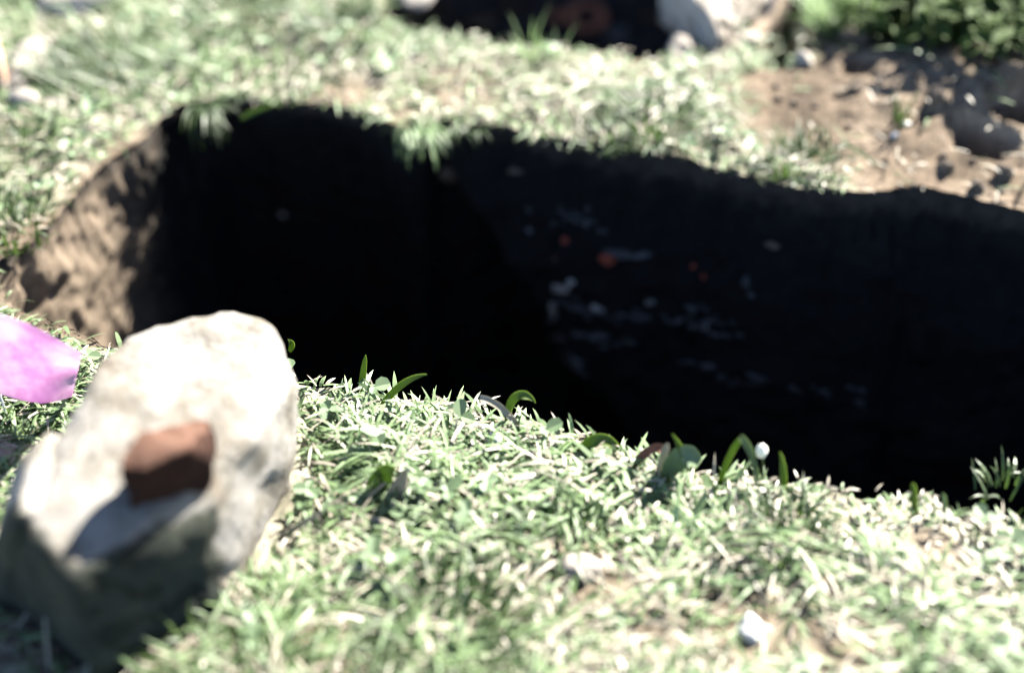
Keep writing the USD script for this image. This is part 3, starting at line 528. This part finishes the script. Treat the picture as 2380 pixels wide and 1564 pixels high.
tuft("grass_tuft", 1290, 150, 6, .07, .012, e=(65, 88), bend=(5, 40), mat="grass", label="thin pale blades right of the tall ones before the far trench", cat=C)
tuft("grass_tuft", 1960, 60, 120, .10, .07, e=(50, 85), bend=(10, 50), w=(.004, .008), mat="grass", label="coarse pale grass between the curved root and the green plants", cat=C)
tuft("grass_tuft", 2150, 75, 150, .085, .09, e=(40, 80), bend=(10, 60), label="loose green grass in front of the leafy weeds above the bare soil", cat=C)
tuft("grass_tuft", 2310, 75, 150, .085, .09, e=(40, 80), bend=(10, 60), label="loose green grass in front of the corner weed", cat=C)
tuft("grass_tuft", 2088, 292, 14, .06, .008, e=(60, 88), bend=(0, 40), label="small green sprout in the bare soil", cat=C)
tuft("grass_tuft", 1290, 1260, 60, .05, .05, label="green patch in the front grass below the trench lip", cat=C)
tuft("grass_tuft", 1820, 1270, 90, .055, .05, label="deep green patch in the front grass near the lilac pebble", cat=C)
tuft("grass_tuft", 1040, 1500, 160, .07, .07, label="green tuft at the bottom edge right of the large stone", cat=C)
tuft("grass_tuft", 2345, 1160, 30, .035, .04, label="green tuft on the trench lip at the right edge", cat=C)
tuft("grass_tuft", 470, 1500, 130, .06, .06, label="dark green grass at the foot of the large stone", cat=C)
tuft("grass_tuft", 40, 960, 50, .05, .03, label="yellowish green tuft under the pink flag", cat=C)
def ribbon(pts, width, prof=None, fold=.25, n=14, facing=None):
    from scipy.interpolate import CubicSpline
    pts = np.array(pts, float); k = len(pts); s = np.linspace(0, k - 1, n); q = CubicSpline(np.arange(k), pts)(s) if k > 2 else pts[0] + (pts[1] - pts[0]) * np.linspace(0, 1, n)[:, None]
    t = np.gradient(q, axis=0); t /= np.linalg.norm(t, axis=1, keepdims=True)
    face = EYE - q if facing is None else np.tile(facing, (n, 1)); face /= np.linalg.norm(face, axis=1, keepdims=True)
    sd = np.cross(t, face); sd /= np.linalg.norm(sd, axis=1, keepdims=True)
    u = np.linspace(0, 1, n); pr = np.interp(u, np.linspace(0, 1, len(prof)), prof) if prof is not None else np.minimum(1, (1 - u) * 2.5) * (.6 + .4 * np.minimum(1, u * 4))
    h = sd * (pr * width / 2)[:, None]; up = face * (pr * width * fold)[:, None]
    rows = [q - h + up, q, q + h + up]; v = np.stack(rows, 1).reshape(-1, 3)
    v = np.vstack([v, v - np.repeat(face, 3, 0) * .0004]); i, j = np.meshgrid(np.arange(n - 1), np.arange(2), indexing="ij"); a = (i * 3 + j).ravel()
    f = np.vstack([np.stack([a, a + 1, a + 4], -1), np.stack([a, a + 4, a + 3], -1)])
    return v, np.vstack([f, f[:, ::-1] + 3 * n])
tilt = np.array([.2, -.7, .7])
def lip(name, px, width, mat, lab, cat, prof=None, dy=None):
    r = on_ground(px[0][0], px[0][1] + (26 if 780 < px[0][1] and px[0][0] > 800 else 0)) - [0, 0, .004]; dy = dy or [0] * len(px)
    pts = [r] + [PY(x, y, r[1] + d) for (x, y), d in zip(px[1:], dy[1:])]
    return obj(name, ribbon(pts, width * .8, prof, facing=tilt), mat, smooth=True, label=lab, cat=cat)
GB = "grass sprig"
lip("grass_sprig", [(838, 888), (845, 858), (850, 825)], .011, "fresh_green", "short upright blade on the trench lip near the large stone", GB, [.7, 1, .9, .6, .1])
lip("grass_sprig", [(885, 915), (935, 893), (992, 870)], .012, "fresh_green", "broad blade leaning right over the trench lip near the large stone", GB, [.7, 1, .95, .7, .15])
lip("dry_stalk", [(1205, 962), (1160, 945), (1115, 925)], .011, "straw", "flat pale dry stalk lying on the edge of the trench lip", "stalk", [.8, 1, 1, 1, .9])
lip("grass_leaf", [(1178, 950), (1195, 925), (1225, 920), (1245, 938)], .014, "fresh_green", "curled yellow green leaf above the pale dry stalk", "leaf")
lip("grass_leaf", [(1345, 1020), (1390, 1022), (1435, 1040)], .020, "fresh_green", "broad bright leaf pointing right on the trench lip", "leaf", [.5, 1, 1, .9, .5])
lip("grass_sprig", [(1615, 1085), (1585, 1050), (1562, 1008)], .012, "fresh_green", "dark green blade leaning left on the trench lip beside the round pale leaf", GB, [.8, 1, .9, .6, .1])
lip("grass_sprig", [(1670, 1100), (1695, 1060), (1722, 1020)], .010, "fresh_green", "rising left half of the bent grass arch on the trench lip", GB, [.8, 1, 1, 1, .8])
lip("grass_sprig", [(1762, 1110), (1748, 1065), (1720, 1015)], .011, "grass", "right half of the bent grass arch on the trench lip", GB, [.7, .9, 1, 1.1, .8])
lip("grass_sprig", [(1820, 1115), (1818, 1085), (1812, 1050)], .013, "fresh_green", "dim green blade right of the white bud", GB, [.9, 1, .8, .5, .1])
lip("grass_sprig", [(2125, 1170), (2122, 1145), (2118, 1125)], .013, "fresh_green", "short green blade on the right part of the trench lip", GB, [.9, 1, .9, .7, .3])
lip("grass_sprig", [(2195, 1190), (2193, 1170), (2190, 1148)], .010, "grass", "short pale blade near the right end of the trench lip", GB, [.9, 1, .9, .7, .3])
lip("grass_leaf", [(672, 812), (678, 800), (668, 788)], .010, "fresh_green", "small green leaf sticking out behind the large stone", "leaf")
lip("round_leaf", [(1545, 1090), (1580, 1065), (1625, 1075)], .034, "clover", "round pale leaf on the trench lip", "leaf", [.4, 1, 1.1, 1, .4])
lip("round_leaf", [(865, 1120), (890, 1105), (920, 1090)], .030, "fresh_green", "dark green leaf in the front grass right of the large stone", "leaf", [.4, 1, 1.1, .8, .1])
lip("dry_leaf", [(905, 1150), (930, 1120), (950, 1085)], .028, "straw", "pale triangular dry leaf beside the dark green leaf", "leaf", [1.2, 1, .7, .4, .1])
lip("dry_leaf", [(1470, 1062), (1510, 1045), (1555, 1050)], .016, "brick_clay", "reddish brown dead leaf on the trench lip", "leaf", [.3, 1, .8, 1, .2])
lip("dry_leaf", [(1530, 1085), (1540, 1060), (1552, 1030)], .016, "straw", "tan curled dead leaf left of the round pale leaf", "leaf", [.8, 1, .8, .8, .2])
lip("dry_stalk", [(640, 1255), (690, 1225), (745, 1190)], .009, "straw", "tan dry stalk lying in the grass right of the large stone", "stalk", [.6, 1, 1, 1, .5])
lip("grass_leaf", [(70, 945), (95, 938), (125, 950)], .016, "fresh_green", "yellow green leaf just under the pink flag", "leaf")
lip("grass_sprig", [(560, 272), (600, 258), (660, 240)], .010, "fresh_green", "green blade lying along the back left rim of the trench", GB)
b = on_ground(1768, 1122); bt = PY(1770, 1048, b[1])
fw = thing("flower_bud", (0, 0, 0), label="white closed flower bud on a short stem at the trench lip", cat="flower")
bm = trimesh.creation.icosphere(3, .0085); bm.apply_scale([.85, .85, 1.2]); v = np.array(bm.vertices); v *= (1 + .06 * np.cos(5 * np.arctan2(v[:, 1], v[:, 0])))[:, None]; bm = trimesh.Trimesh(v + bt, bm.faces)
obj("bud", bm, "bud_white", parent=fw.GetPath(), smooth=True)
obj("stem", tube([b - [0, 0, .01], (b + bt) / 2 + [.002, 0, 0], bt - [0, 0, .006]], [.0018, .0016, .0016], n=6), "green_grass", parent=fw.GetPath(), smooth=True)

# leafy plants behind the bare soil, upper right
def leafy(name, x, y, n, h, r, **kw):
    p = on_ground(x, y); t = thing(name, p, **kw); parts = []; stems = []
    for k in range(n):
        a = rng.uniform(0, 2 * math.pi); rr = r * math.sqrt(rng.random()); hh = h * rng.uniform(.35, 1)
        o = np.array([rr * math.cos(a), rr * math.sin(a), 0]); tip = o * 1.25 + [rng.normal(0, .01), rng.normal(0, .01), hh]
        base = o * .5 + [0, 0, -.01]
        if k % 3 == 0: stems.append(blades(np.array([base]), np.array([math.atan2(*(tip - base)[1::-1])]), np.array([math.atan2(hh, np.linalg.norm((tip - base)[:2]))]), np.array([math.atan2(hh, np.linalg.norm((tip - base)[:2]))]), np.array([np.linalg.norm(tip - base)]), np.array([.003])))
        b = rng.uniform(0, 2 * math.pi); L = rng.uniform(.025, .055); d = np.array([math.cos(b), math.sin(b), rng.uniform(-.6, .4)])
        parts.append(ribbon([tip, tip + d * L * .5 + [0, 0, .004], tip + d * L], L * rng.uniform(.35, .6), [.2, .9, 1, .7, 0], n=5, facing=np.array([rng.normal(0, .4), rng.normal(0, .4), 1.0])))
    obj("foliage", join(parts), "weed_leaf", parent=t.GetPath(), smooth=False); obj("stem", join(stems), "weed_leaf", parent=t.GetPath(), smooth=False)
leafy("leafy_plant", 2120, 78, 260, .075, .10, label="dense green leafy weed casting a dark shadow on the bare soil", cat="plant")
leafy("leafy_plant", 2290, 85, 300, .08, .11, label="green leafy weed in the upper right corner", cat="plant")
leafy("leafy_plant", 2210, 30, 260, .09, .11, label="green leafy weed behind the two nearer weeds in the upper right", cat="plant")
leafy("leafy_plant", 2430, 60, 240, .09, .11, label="leafy weed at the right edge beyond the corner weed", cat="plant")
